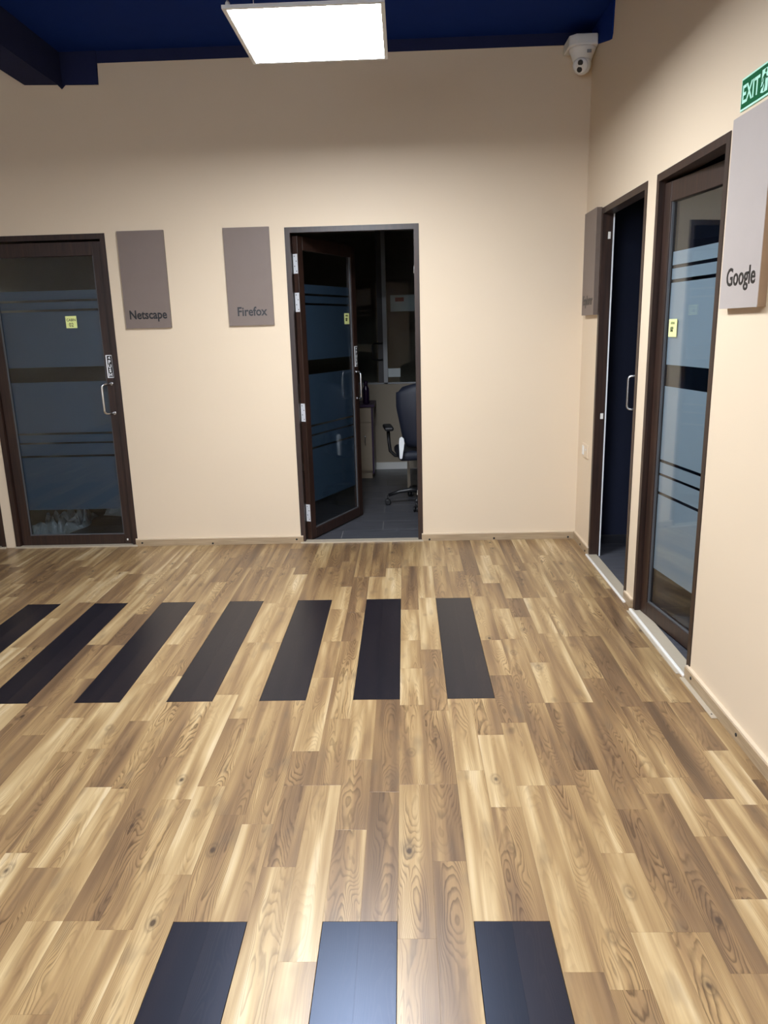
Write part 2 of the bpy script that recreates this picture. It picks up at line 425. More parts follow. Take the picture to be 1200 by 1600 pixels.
structure(part('wall_office_back', M['wall_in'], None, (-5.0, -1.5, BY1, BY1+0.06, -0.03, 2.7)), 'back wall of the unlit left offices', 'wall')
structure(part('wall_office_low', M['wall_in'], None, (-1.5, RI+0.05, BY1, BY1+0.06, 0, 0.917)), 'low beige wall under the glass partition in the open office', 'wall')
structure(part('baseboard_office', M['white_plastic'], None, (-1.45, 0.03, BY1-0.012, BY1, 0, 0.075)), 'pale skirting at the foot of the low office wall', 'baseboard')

# ---- office floors with individual tiles
tile_meshes = {}
def tile_mesh(w, h):
    k = (round(w, 3), round(h, 3))
    if k not in tile_meshes:
        mm = MB(); g = 0.0025
        mm.box(g, w-g, g, h-g, -0.008, 0.0)
        bmesh.ops.recalc_face_normals(mm.bm, faces=list(mm.bm.faces))
        me = bpy.data.meshes.new('floor_tile'); mm.bm.to_mesh(me); mm.bm.free(); me.materials.append(M['tile'])
        tile_meshes[k] = me
    return tile_meshes[k]
def tiled_floor(name, x0, x1, y0, y1, px, py, label, tx0=None, tx1=None, ty0=None, ty1=None):
    f = structure(part(name, M['grout'], None, (x0, x1, y0, y1, -0.03, -0.0015)), label, 'floor')
    tx0, tx1 = tx0 if tx0 is not None else x0, tx1 if tx1 is not None else x1
    ty0, ty1 = ty0 if ty0 is not None else y0, ty1 if ty1 is not None else y1
    TW, TH = 0.60, 0.27
    j = 0; y = py
    while y < ty1-0.02:
        x = px - (0.3 if j % 2 else 0.0)
        while x < tx1-0.02:
            a0, a1 = max(x, tx0), min(x+TW, tx1); b0, b1 = max(y, ty0), min(y+TH, ty1)
            if a1-a0 > 0.02 and b1-b0 > 0.02:
                o = bpy.data.objects.new('floor_tile', tile_mesh(a1-a0, b1-b0)); C.objects.link(o)
                o.parent = f; o.location = (a0, b0, 0)
            x += TW
        y += TH; j += 1
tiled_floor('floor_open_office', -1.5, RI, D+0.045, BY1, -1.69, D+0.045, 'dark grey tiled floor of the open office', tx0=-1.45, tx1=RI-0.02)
tiled_floor('floor_closed_office', -5.0, -1.5, D+0.045, BY1, -3.3, D+0.045, 'dark grey tiled floor of the unlit left offices', tx0=-3.0, tx1=-1.55, ty1=7.0)
tiled_floor('floor_right_offices', RW+0.045, RX1, 1.8, D+WT, RW+0.045, 1.75, 'dark grey tiled floor of the right offices', tx1=2.6, ty0=2.4, ty1=5.2)

# ---- hall floor: laminate strips on a sub floor
floor = structure(part('floor', M['subfloor'], None, (LX, RW+0.045, RY, D+0.045, -0.05, -0.0095)), 'two-strip oak laminate floor with dark inlaid planks', 'floor')
AX, SW = 0.1500, 0.09765
JOINTS = {-24:[4.16],-23:[4.44],-22:[3.38,3.76],-21:[3.38,4.56],-18:[3.4,4.13],-17:[2.55,3.39,4.36],-16:[2.68],-15:[2.43],-14:[2.45,3.39,4.32],-13:[1.82,2.21,2.65,3.81,4.6],-12:[1.62,2.2],-11:[1.62,2.39],-10:[1.59,2.86,3.4,4.58,5.01],-9:[1.79,2.21,2.66,3.4],-8:[4.57],-7:[2.01],-6:[2.21,2.42,3.4],-5:[1.49,2.21,2.65,3.4,3.78],-4:[1.98,4.37],-3:[2.17],-2:[1.56,2.21,3.09,3.4,3.81,4.57],-1:[1.84,2.21,3.29,3.99,4.57],0:[2.29,4.0,4.56],1:[2.52,4.0,4.8],2:[1.46,2.2,3.01,3.39,4.0],3:[2.2,2.76,3.4,4.22],4:[1.58,1.87,2.76,3.68,3.96],5:[1.58,2.07,2.76,3.46,3.96,4.44],6:[2.15,2.24,2.97,3.42,3.97,4.6],7:[1.69,1.94,2.24,3.42,4.25],8:[2.12,2.76,3.51,3.95,4.63],9:[2.09,2.4,2.75,3.95,4.87]}
ROWS = [(2.803, 3.981), (0.432, 1.617), (-1.94, -0.755), (-4.31, -3.13)]
def is_dark(k):
    b = k//2
    return b % 2 == 0 and -26 <= b <= 0
def px_of(x, y, z=0.0):
    v = Vector((x, y, z-CAM_H)); d = v.dot(fw)
    if d < 0.05: return None
    return 600+F_PX*v.dot(r2)/d, 800-F_PX*v.dot(u2)/d
strips = []   # x0,x1,y0,y1
k0 = int(math.floor((LX-AX)/SW)); k1 = int(math.floor((RW-AX)/SW))
for k in range(k0, k1+1):
    xa, xb = max(LX, AX+k*SW), min(RW, AX+(k+1)*SW)
    if xb-xa < 0.008: continue
    cuts = sorted(JOINTS.get(k, []))
    segs = [(RY, D)]
    if is_dark(k):
        segs = []; top = D
        for q_, (r0, r1) in enumerate(ROWS):
            if q_ % 2 and k//2 < -4: continue
            segs.append((r1, top)); top = r0
        segs.append((RY, top))
    for s0, s1 in segs:
        c = [y for y in cuts if s0+0.05 < y < s1-0.05]
        c = [s0]+c+[s1]; out = [s0]
        for a, b in zip(c, c[1:]):
            while b-a > 0.80:
                a += rnd.uniform(0.36, 0.62)
                out.append(a)
            out.append(b)
        for a, b in zip(out, out[1:]):
            strips.append((xa, xb, a, b))
def strip_size(s):
    pts = [px_of(x, y) for x in s[:2] for y in s[2:]]
    if any(p is None for p in pts): return 0.0
    us = [min(1200, max(0, p[0])) for p in pts]; vs = [min(1600, max(0, p[1])) for p in pts]
    w, h = max(us)-min(us), max(vs)-min(vs)
    q = [pts[0], pts[1], pts[3], pts[2]]
    ar = abs(sum(q[i][0]*q[(i+1) % 4][1]-q[(i+1) % 4][0]*q[i][1] for i in range(4)))/2
    return ar if w > 4 and h > 4 else 0.0
def add_strip(verts, faces, uvs, cols, s, gap=0.00008, ch=0.00025, seed=None):
    xa, xb, ya, yb = s
    base = len(verts); xc = (xa+xb)/2; yc = ya
    xs = (xa+gap, xb-gap); ys = (ya+gap, yb-gap)
    for z, d in ((-0.009, 0.0), (-ch, 0.0), (0.0, ch)):
        for x, y in ((xs[0]+d, ys[0]+d), (xs[1]-d, ys[0]+d), (xs[1]-d, ys[1]-d), (xs[0]+d, ys[1]-d)):
            verts.append((x, y, z)); cols.append(seed); uvs.append((x-xc, y-yc))
    for r in (0, 4):
        for i in range(4):
            j = (i+1) % 4
            faces.append((base+r+i, base+r+j, base+r+4+j, base+r+4+i))
    faces.append((base+8, base+9, base+10, base+11))
def strip_object(name, ss, seeds, mat):
    verts, faces, uvs, cols = [], [], [], []
    for s, sd in zip(ss, seeds): add_strip(verts, faces, uvs, cols, s, seed=sd)
    me = bpy.data.meshes.new(name); me.from_pydata(verts, [], faces)
    uvl = me.uv_layers.new(name='UVMap')
    for lp in me.loops: uvl.data[lp.index].uv = uvs[lp.vertex_index]
    ca = me.color_attributes.new('wood', 'FLOAT_COLOR', 'POINT')
    for i, c in enumerate(cols): ca.data[i].color = (*c, 1)
    me.materials.append(mat); me.update()
    o = bpy.data.objects.new(name, me); C.objects.link(o); o.parent = floor
    return o
def wood_seed():
    kind = rnd.random()
    if kind < 0.36: tone, fig = rnd.uniform(0.62, 0.78), rnd.uniform(0.25, 0.6)     # pale sapwood
    elif kind < 0.78: tone, fig = rnd.uniform(0.42, 0.60), rnd.uniform(0.6, 1.0)    # figured mid brown
    else: tone, fig = rnd.uniform(0.28, 0.40), rnd.uniform(0.6, 1.0)                # darker
    return (rnd.random(), tone, fig)
strips.sort(key=strip_size, reverse=True)
N_PART = 276
rest, rest_seed = [], []
for i, s in enumerate(strips):
    sd = wood_seed()
    if i < N_PART and strip_size(s) > 0: strip_object('floor_plank', [s], [sd], M['wood'])
    else: rest.append(s); rest_seed.append(sd)
o = strip_object('floor_planks_beyond', rest, rest_seed, M['wood']); o['kind'] = 'stuff'
# dark inlaid planks: one board of two printed strips
for ri_, (r0, r1) in enumerate(ROWS):
    for b in range(-26, 1):
        if b % 2 or (ri_ % 2 and b < -4): continue
        xa, xb = AX+2*b*SW+0.0015, AX+2*(b+1)*SW-0.0015
        if xa < LX: continue
        xm = (xa+xb)/2
        a = (xa, xm+0.0002, r0+0.001, r1-0.001); c = (xm-0.0002, xb, r0+0.001, r1-0.001)
        strip_object('dark_plank', [a, c], [(rnd.random(), rnd.uniform(0.1, 0.5), 0.5), (rnd.random(), rnd.uniform(0.35, 0.9), 0.9)], M['darkwood'])

# ---- skirting boards
def skirting(name, label, x0, x1, y0, y1, plugs, axis):
    o = structure(part(name, M['skirt'], None, (x0, x1, y0, y1, 0, 0.047)), label, 'baseboard')
    if axis == 'x': part('skirting_cap', M['skirt_top'], o, (x0, x1, y0+0.003, y1, 0.047, 0.0545))
    else: part('skirting_cap', M['skirt_top'], o, (x0+0.003, x1, y0, y1, 0.047, 0.0545))
    for p, z in plugs:
        mm = MB()
        if axis == 'x': mm.lathe([(0.007, 0), (0.007, 0.002), (0.004, 0.003)], 10, Matrix.Translation((p, y0, z)) @ Matrix.Rotation(R(90), 4, 'X'))
        else: mm.lathe([(0.007, 0), (0.007, 0.002), (0.004, 0.003)], 10, Matrix.Translation((x0, p, z)) @ Matrix.Rotation(R(-90), 4, 'Y'))
        mm.build('screw_plug', M['black'], o)
    return o
skirting('baseboard_back', 'oak-look skirting between the closed and the open door', -1.972, -0.752, D-0.016, D, [(-1.925, 0.024), (-1.41, 0.012), (-0.80, 0.030)], 'x')
skirting('baseboard_back_right', 'oak-look skirting between the open door and the corner', 0.10, RW-0.016, D-0.016, D, [(0.155, 0.012), (0.615, 0.012), (1.14, 0.012)], 'x')
skirting('baseboard_right_corner', 'short oak-look skirting in the corner beside the dark doorway', RW-0.016, RW, 4.745, D, [(4.93, 0.02), (4.79, 0.016)], 'y')
skirting('baseboard_right_pier', 'short oak-look skirting on the strip of wall between the two right doors', RW-0.014, RW, 3.775, 3.91, [], 'y')
skirting('baseboard_right', 'oak-look skirting running along the right wall towards the viewpoint', RW-0.018, RW, RY, 2.975, [(2.90, 0.030), (2.46, 0.026), (1.9, 0.026)], 'y')
mm = MB(); mm.box(RW-0.040, RW-0.019, 2.62, 2.965, 0.0, 0.004, bev=0.0015)
o = mm.build('trim_5', M['alu']); structure(o, 'short flat metal strip screwed down beside the right skirting', 'trim')
part('screw', M['black'], o, (RW-0.032, RW-0.027, 2.645, 2.652, 0.004, 0.005))
# thresholds
def threshold(name, label, *boxes):
    return structure(part(name, M['alu'], None, *boxes), label, 'threshold')
threshold('trim_6', 'flat metal threshold under the closed door', (N_X[0], N_X[1], D-0.022, D+0.045, 0.0, 0.010))
threshold('trim_7', 'flat metal threshold in the open doorway', (F_X[0], F_X[1]-0.0, D-0.022, D+0.045, 0.0, 0.010))
t8 = threshold('trim_8', 'metal threshold with a bright nosing in the dark doorway', (RW-0.012, RW+0.045, E_Y[1]+0.01, E_Y[0]-0.01, 0.0, 0.010))
part('nosing', M['silver'], t8, (RW-0.026, RW-0.012, E_Y[1]-0.045, E_Y[0]-0.02, 0.0, 0.011), bev=0.003)
t9 = threshold('trim_9', 'metal threshold with a bright nosing under the rightmost door', (RW-0.012, RW+0.045, G_Y[1]+0.005, G_Y[0]-0.01, 0.0, 0.010))
part('nosing', M['silver'], t9, (RW-0.026, RW-0.012, G_Y[1]+0.01, G_Y[0]-0.005, 0.0, 0.011), bev=0.003)
part('channel', M['alu'], t9, (RW-0.042, RW-0.027, G_Y[1]+0.04, G_Y[0]-0.02, 0.0, 0.004))
threshold('trim_10', 'flat metal threshold of the leftmost door', (O_X[0], O_X[1], D-0.022, D+0.045, 0.0, 0.010))

# ================================================================== DOORS
FILM = [(1.736, 1.795), (1.673, 1.721), (1.286, 1.658), (0.830, 1.185), (0.762, 0.816), (0.669, 0.750), (0.270, 0.655)]
def d_handle(m, x, z0, z1, y, out, bend=0.0):
    """D pull handle, mounted at plane y, standing out by 'out' (towards -y); bend leans the bar in x"""
    pts = []
    rr = 0.022
    pts.append((x, y, z0))
    for k in range(7):
        a = R(15*k)
        pts.append((x+bend*min(1, (out-rr+rr*math.sin(a))/out), y-out+rr-rr*math.sin(a), z0+rr-rr*math.cos(a)))
    for k in range(7):
        a = R(15*k)
        pts.append((x+bend*min(1, (out-rr+rr*math.cos(a))/out), y-out+rr-rr*math.cos(a), z1-rr+rr*math.sin(a)))
    pts.append((x, y, z1))
    m.tube(pts, 0.0085, 12)
    for z in (z0, z1):
        m.lathe([(0.014, 0), (0.014, 0.004), (0.010, 0.006)], 14, Matrix.Translation((x, y, z)) @ Matrix.Rotation(R(90), 4, 'X'))
    return m
def door(name, label, loc, rz, W, hinge_left, angle, handle=True, push=True, hinges=(), film=FILM, film_m='film', fw_=0.034, plate_x=0.0, inset=0.022, bar_bend=0.045):
    root = structure(empty(name, loc, rz), label, 'door')
    # frame: jambs and head line the opening
    part('jamb', M['timber'], root, (0, fw_, -0.004, WT, 0, DZ))
    part('jamb', M['timber'], root, (W-fw_, W, -0.004, WT, 0, DZ))
    part('head', M['timber'], root, (fw_, W-fw_, -0.004, WT, DZ-fw_, DZ))
    # leaf, local x from hinge to free edge, y 0 = hall face, thickness 0.04
    LW = W-2*fw_-0.006; LH = DZ-fw_-0.012
    st, rl = 0.066, 0.088
    zb, zt = 0.010, LH
    sgn = 1 if hinge_left else -1
    def X(a, b):
        return (a, b) if sgn > 0 else (-b, -a)
    mm = MB()
    for a, b, z0, z1 in ((0, st, zb, zt), (LW-st, LW, zb, zt), (st, LW-st, zt-rl, zt), (st, LW-st, zb, zb+0.072)):
        x0, x1 = X(a, b); mm.box(x0, x1, 0, 0.040, z0, z1, bev=0.002, seg=1)
    leaf = mm.build('door_leaf', M['timber'], root)
    hx = fw_+0.003 if hinge_left else W-fw_-0.003
    th_ = angle if hinge_left else -angle      # pivots on the office side corner
    leaf.location = (hx+0.04*math.sin(th_), inset+0.04-0.04*math.cos(th_), 0); leaf.rotation_euler = (0, 0, angle if hinge_left else -angle)
    gx0, gx1 = X(st-0.004, LW-st+0.004)
    part('glass_pane', M['glass'], leaf, (gx0, gx1, 0.016, 0.022, zb+0.070, zt-rl+0.004))
    # glazing beads
    bz0, bz1 = zb+0.072, zt-rl
    bx0, bx1 = X(st, LW-st)
    mb = MB()
    mb.box(bx0, bx1, 0.006, 0.0155, bz0, bz0+0.007); mb.box(bx0, bx0+0.007, 0.006, 0.0155, bz0+0.007, bz1); mb.box(bx1-0.007, bx1, 0.006, 0.0155, bz0+0.007, bz1)
    mb.build('glazing_bead', M['bead'], leaf)
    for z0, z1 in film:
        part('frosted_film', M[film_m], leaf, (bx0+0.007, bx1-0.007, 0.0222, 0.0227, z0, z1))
    xh = sgn*(LW-st*0.55)
    if handle:
        m1 = MB(); d_handle(m1, xh, 0.962, 1.165, 0.0, 0.062, bend=-sgn*bar_bend); m1.build('pull_handle', M['steel'], leaf)
        m1 = MB(); d_handle(m1, xh, 0.962, 1.165, 0.0, 0.062, bend=sgn*0.0)
        o = m1.build('pull_handle', M['steel'], leaf)
        o.rotation_euler = (0, 0, math.pi); o.location = (2*xh, 0.040, 0)
    if push:
        xp = sgn*(LW-st*0.52)
        part('push_plate', M['white_bright'], leaf, (xp-0.022, xp+0.022, -0.0025, 0, 1.205, 1.360), bev=0.001)
        part('push_plate_field', M['black'], leaf, (xp-0.013, xp+0.019, -0.0035, -0.0025, 1.210, 1.355))
        pl = MB()
        pl.poly([(xp-0.006, 1.340), (xp+0.010, 1.352), (xp+0.008, 1.341), (xp+0.012, 1.332)], 'y', -0.0045, -0.0035)
        pl.build('push_arrow', M['white_bright'], leaf)
        for i, ch in enumerate('PUSH'):
            text_mesh('push_letter', ch, 0.032, M['white_bright'], leaf, (xp+0.002, -0.0036, 1.303-i*0.029), (R(90), 0, 0), 0.0006, 1.0, 0.0012, 'CENTER')
    for z in hinges:
        x0, x1 = X(-0.0018, 0.0)
        part('hinge_plate', M['zinc'], leaf, (x0, x1, 0.003, 0.037, z, z+0.125))
        for q in range(4):
            a, b = X(-0.0024, -0.0017)
            part('hinge_screw', M['black'], leaf, (a, b, 0.010+(q % 2)*0.013, 0.016+(q % 2)*0.013, z+0.012+q*0.032, z+0.018+q*0.032))
    return root, leaf, LW

d1, l1, _ = door('door_1', 'closed dark door partly cut off at the far left edge', (O_X[0], D, 0), 0, O_X[1]-O_X[0], True, 0.0)
d2, l2, LW2 = door('door_2', 'closed dark framed glass door left of the two back wall signs', (N_X[0], D, 0), 0, N_X[1]-N_X[0], True, 0.0)
d3, l3, LW3 = door('door_3', 'open dark framed glass door showing an office chair', (F_X[0], D, 0), 0, F_X[1]-F_X[0], True, R(65.5), hinges=(1.860, 1.612, 0.868, 0.145))
d4, l4, LW4 = door('door_4', 'ajar dark framed door opening on the black office beside the corner', (RW, E_Y[0], 0), R(-90), E_Y[0]-E_Y[1], False, R(17), push=False, bar_bend=0.0)
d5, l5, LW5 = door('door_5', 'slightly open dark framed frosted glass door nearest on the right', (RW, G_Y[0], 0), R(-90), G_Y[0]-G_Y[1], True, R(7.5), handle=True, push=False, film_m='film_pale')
# small fittings
part('strike_plate', M['silver'], d3, (F_X[1]-F_X[0]-0.036, F_X[1]-F_X[0]-0.034, 0.03, 0.05, 1.84, 1.885))
part('strike_plate', M['silver'], d3, (F_X[1]-F_X[0]-0.036, F_X[1]-F_X[0]-0.034, 0.03, 0.05, 0.33, 0.36))
part('edge_strip', M['white_seal'], d4, (0.0345, 0.0368, WT-0.007, WT+0.001, 0.0, DZ-0.036))
part('strike_plate', M['silver'], d4, (0.034, 0.036, 0.03, 0.045, 1.97, 2.01))
part('strike_plate', M['silver'], d4, (0.034, 0.036, 0.03, 0.048, 0.90, 0.935))
part('lock_dot', M['silver'], l2, (LW2-0.05, LW2-0.04, -0.002, 0.0, 0.036, 0.05))
part('bolt_strip', M['silver'], l3, (LW3, LW3+0.001, 0.006, 0.026, 1.17, 1.30))

# ================================================================== THINGS
# ---- ceiling panel lights
def panel_light(name, label, x0, y0, z, W=0.6):
    root = tag(empty(name, (x0+W/2, y0+W/2, z)), label, 'ceiling light', 'square LED panel lights')
    h = W/2; b = 0.016
    mm = MB()
    for bx in ((-h, h, -h, -h+b), (-h, h, h-b, h), (-h, -h+b, -h+b, h-b), (h-b, h, -h+b, h-b)):
        mm.box(bx[0], bx[1], bx[2], bx[3], 0.0, 0.012)
    mm.build('lamp_frame', M['lampframe'], root)
    part('diffuser', M['lamp'], root, (-h+b, h-b, -h+b, h-b, 0.002, 0.006))
    part('back_plate', M['lampframe'], root, (-h+b, h-b, -h+b, h-b, 0.0075, 0.012))
    for sx in (-1, 1):
        for sy in (-1, 1):
            c = MB(); c.tube([(sx*(h-0.02), sy*(h-0.02), 0.012), (sx*(h-0.02), sy*(h-0.02), CZ-z)], 0.0016, 6)
            c.build('suspension_cable', M['silver'], root)
            c = MB(); c.lathe([(0.009, 0), (0.009, 0.012), (0.004, 0.02)], 10, Matrix.Translation((sx*(h-0.02), sy*(h-0.02), 0.012)))
            c.build('cable_grip', M['silver'], root)
    return root
panel_light('panel_light', 'bright square LED panel hanging on cables below the navy ceiling', -0.647, 3.084, 2.644)
panel_light('panel_light', 'square LED panel over the viewpoint, out of the picture', -0.647, 0.15, 2.644)

# ---- room signs on the back wall
def sign(label, body, loc, rz, w, h, size, sx, tx, tz, edge='taupe_edge', thick=0.018, weight=0.0018, face='taupe'):
    root = tag(empty('room_sign', loc, rz), label, 'sign', 'room name signs')
    part('sign_board', M[face], root, (0, w, -thick, -thick+0.002, 0, h))
    part('sign_core', M[edge], root, (0.0005, w-0.0005, -thick+0.002, 0, 0.0005, h-0.0005))
    text_mesh('lettering', body, size, M['letter'], root, (tx, -thick-0.0001, tz), (R(90), 0, 0), 0.0012, sx, weight)
    return root
sign('taupe sign board reading Netscape beside the closed door', 'Netscape', (-1.874, D, 1.531), 0, 0.308, 0.622, 0.080, 0.84, 0.028, 0.062)
sign('taupe sign board reading Firefox left of the open door', 'Firefox', (-1.172, D, 1.531), 0, 0.303, 0.622, 0.080, 0.87, 0.058, 0.064)
sign('narrow looking taupe sign board reading Explorer beside the corner', 'Explorer', (RW, 5.060, 1.535), R(-90), 0.30, 0.620, 0.080, 0.87, 0.022, 0.064, thick=0.032)
sign('large pale sign board reading Google at the right edge', 'Google', (RW, 2.878, 1.525), R(-90), 0.302, 0.635, 0.086, 0.90, 0.045, 0.078, edge='mdf', thick=0.030, weight=0.0012, face='taupe_pale')

# ---- exit sign
ex = tag(empty('exit_sign', (RW, 2.894, 2.187), R(-90)), 'green and mint emergency EXIT sign above the rightmost sign board', 'exit sign')
part('sign_plate', M['mint'], ex, (0, 0.315, -0.005, 0, 0, 0.105), bev=0.0015)
part('sign_field', M['green'], ex, (0.007, 0.308, -0.0062, -0.005, 0.007, 0.098))
text_mesh('lettering', 'EXIT', 0.080, M['mint'], ex, (0.012, -0.0064, 0.0240), (R(90), 0, 0), 0.0004, 0.80, 0.0014)
mm = MB()
mm.poly([(0.136, 0.020), (0.152, 0.016), (0.185, 0.016), (0.185, 0.086), (0.140, 0.086), (0.140, 0.045), (0.134, 0.034), (0.142, 0.030)], 'y', -0.0070, -0.0062)
mm.build('pictogram_doorway', M['mint'], ex, (0.018, 0, 0))
mm = MB()
mm.lathe([(0.0060, -0.0004), (0.0060, 0.0004)], 14, Matrix.Translation((0.168, -0.0074, 0.078)) @ Matrix.Rotation(R(90), 4, 'X'))
for q in ([(0.158, 0.070), (0.170, 0.070), (0.166, 0.046), (0.154, 0.046)], [(0.158, 0.070), (0.148, 0.062), (0.143, 0.050), (0.147, 0.049), (0.152, 0.059), (0.160, 0.064)],
          [(0.168, 0.068), (0.176, 0.058), (0.185, 0.058), (0.185, 0.054), (0.174, 0.053), (0.166, 0.062)], [(0.154, 0.048), (0.160, 0.046), (0.150, 0.032), (0.136, 0.030), (0.135, 0.035), (0.147, 0.038)],
          [(0.159, 0.048), (0.166, 0.047), (0.168, 0.034), (0.161, 0.018), (0.156, 0.020), (0.162, 0.035)]):
    mm.poly(q, 'y', -0.0078, -0.0070)
mm.build('pictogram_runner', M['green'], ex, (0.018, 0, 0))
mm = MB(); mm.poly([(0.212, 0.052), (0.238, 0.078), (0.238, 0.062), (0.285, 0.062), (0.285, 0.042), (0.238, 0.042), (0.238, 0.026)], 'y', -0.0070, -0.0062); mm.build('pictogram_arrow', M['mint'], ex)
mm = MB(); mm.lathe([(0.003, 0), (0.003, 0.002)], 10, Matrix.Translation((0.004, -0.005, 0.052)) @ Matrix.Rotation(R(90), 4, 'X')); mm.build('screw', M['silver'], ex)

# ---- sticky notes on the glass
def note(label, leaf, x, z, w, h, writing, tilt=0.0):
    n = MB(); n.box(-w/2, w/2, -0.0006, 0.0, -h/2, h/2)
    o = n.build('sticky_note', M['note'])
    bpy.context.view_layer.update()
    mw = leaf.matrix_world @ Matrix.Translation((x, 0.0155, z)) @ Matrix.Rotation(tilt, 4, 'Y')
    o.matrix_world = mw
    tag(o, label, 'sticky note', 'yellow notes on the door glass')
    if writing:
        for body, sz, tx, tz in writing:
            text_mesh('handwriting', body, sz, M['ink'], o, (tx, -0.0008, tz), (R(90), 0, 0), 0.0001, 0.9, 0.0004, 'CENTER')
    else:
        for i, (a, b, zz) in enumerate(((-0.26, 0.22, 0.28), (-0.28, 0.10, 0.0), (-0.26, 0.05, -0.14))):
            pts = [(a*w+(b-a)*w*k/14, -0.0008, zz*h+0.006*(1 if k % 2 else -1)) for k in range(15)]
            s = MB(); s.tube(pts, 0.0010, 5); s.build('handwriting', M['ink'], o)
    return o
note('yellow note handwritten CABIN 02 on the closed door glass', l2, 0.555, 1.586, 0.076, 0.080, [('CABIN', 0.024, 0.0, 0.006), ('02', 0.036, -0.002, -0.030)])
note('yellow note on the open door glass', l3, 0.675, 1.567, 0.076, 0.080, None)
note('bright yellow note on the frosted glass of the rightmost door', l5, 0.128, 1.455, 0.076, 0.080, None)

# ---- wall switch
sw = tag(empty('wall_switch', (RW, 5.01, 0.62), R(-90)), 'pale wall switch low on the wall beside the corner', 'switch')
part('switch_plate', M['wall'], sw, (0, 0.145, -0.009, 0, 0, 0.09), bev=0.003)
part('rocker', M['white_plastic'], sw, (0.022, 0.060, -0.014, -0.009, 0.015, 0.075), bev=0.002)
part('socket_dot', M['white_bright'], sw, (0.10, 0.112, -0.012, -0.009, 0.05, 0.062), bev=0.002)

# ---- dome camera in the corner
cc = tag(empty('security_camera', (1.105, 5.055, 3.03)), 'white twin-lens security camera in the corner under the ceiling', 'security camera')
mm = MB()
mm.poly([(-0.092, -0.06), (-0.055, -0.095), (0.070, -0.095), (0.082, -0.06), (0.082, 0.100), (-0.092, 0.100)], 'z', 0.055, 0.115)
bmesh.ops.bevel(mm.bm, geom=list(mm.bm.edges), offset=0.008, segments=2, profile=0.5, affect='EDGES')
mm.build('junction_box', M['white_plastic'], cc)
mm = MB(); mm.lathe([(0.079, 0.056), (0.078, 0.046), (0.070, 0.030), (0.062, 0.010), (0.056, -0.008), (0.045, -0.020)], 28, Matrix.Translation((0.0, -0.012, 0)))
mm.build('housing', M['white_plastic'], cc)
mm = MB()
mm.lathe([(0.002, -0.056), (0.022, -0.052), (0.040, -0.040), (0.052, -0.018), (0.055, 0.0), (0.052, 0.018), (0.040, 0.038), (0.02, 0.05)], 28)
ball = mm.build('camera_ball', M['white_plastic'], cc); ball.location = (-0.002, -0.020, -0.030)
fd = Vector((-0.42, -0.85, -0.42)).normalized()
q = fd.to_track_quat('Z', 'Y').to_matrix().to_4x4()
mm = MB(); mm.lathe([(0.044, 0.026), (0.043, 0.040), (0.037, 0.049), (0.002, 0.051)], 26, q)
mm.build('face_plate', M['white_bright'], ball)
for sx in (-1, 1):
    mm = MB(); mm.lathe([(0.0155, 0.0505), (0.0155, 0.0535), (0.012, 0.0545), (0.001, 0.0530)], 18, q @ Matrix.Translation((0.004*sx, sx*0.018, 0)))
    mm.build('lens', M['black'], ball)
part('label_sticker', M['greypost'], cc, (0.012, 0.038, -0.0835, -0.0815, 0.014, 0.032))

# ---- inside the open office: glass partition, low cupboard, bottle, chair, table
gp = tag(empty('glass_partition', (-0.2, BY1, 0.917)), 'dim glass partition on the low wall at the back of the open office', 'partition')
part('glass_pane', M['glass'], gp, (-1.20, -0.02, 0.02, 0.026, 0.0, 1.78))
part('glass_pane', M['glass'], gp, (0.02, 1.50, 0.02, 0.026, 0.0, 1.78))
part('post', M['greypost'], gp, (-0.02, 0.022, -0.012, 0.05, 0.0, 1.78))
part('dark_stile', M['darkcab'], gp, (-0.075, -0.021, 0.0, 0.045, 0.0, 1.78))
part('sill', M['greypost'], gp, (-1.28, 1.50, -0.012, 0.072, -0.002, 0.012))
m1 = MB(); d_handle(m1, 0.0, 0.25, 0.42, 0.0, 0.05, bend=-0.10); o = m1.build('pull_handle', M['black'], gp); o.location = (-0.03, -0.0, 0)
tag(part('paper_sheet', M['pale_sheet'], None, (-0.175, -0.045, BY1+0.018, BY1+0.0195, 0.985, 1.075)), 'pale paper sheet stuck low on the glass partition', 'paper')
po = tag(empty('pale_sheet', (-0.135, BY1+0.028, 1.655)), 'reflected pale sheet with a red block, built behind the partition glass', 'pale_sheet')  # reflection of something in the hall, modelled as a sheet behind the glass
part('reflected_sheet', M['pale_sheet'], po, (0, 0.36, 0, 0.004, 0, 0.165)); part('reflected_block', M['red'], po, (0.05, 0.14, -0.001, 0, 0.10, 0.14))
structure(part('wall_beyond', M['wall_in'], None, (-1.5, RI+0.05, BY1+1.6, BY1+1.66, 0, 2.7)), 'dim wall beyond the glass partition', 'wall')
structure(part('wall_beyond_left', M['wall_in'], None, (-1.56, -1.5, BY1, BY1+1.66, 0, 2.7)), 'left end wall beyond the glass partition', 'wall')
structure(part('wall_beyond_right', M['wall_in'], None, (RI+0.05, RI+0.11, BY1, BY1+1.66, 0, 2.7)), 'right end wall beyond the glass partition', 'wall')
structure(part('ceiling_beyond', M['darkcab'], None, (-1.5, RI+0.05, BY1, BY1+1.66, 2.7, 2.75)), 'dark ceiling beyond the glass partition', 'ceiling')
structure(part('floor_beyond', M['tile'], None, (-1.5, RI+0.05, BY1+0.06, BY1+1.6, -0.02, 0)), 'dark floor beyond the glass partition', 'floor')

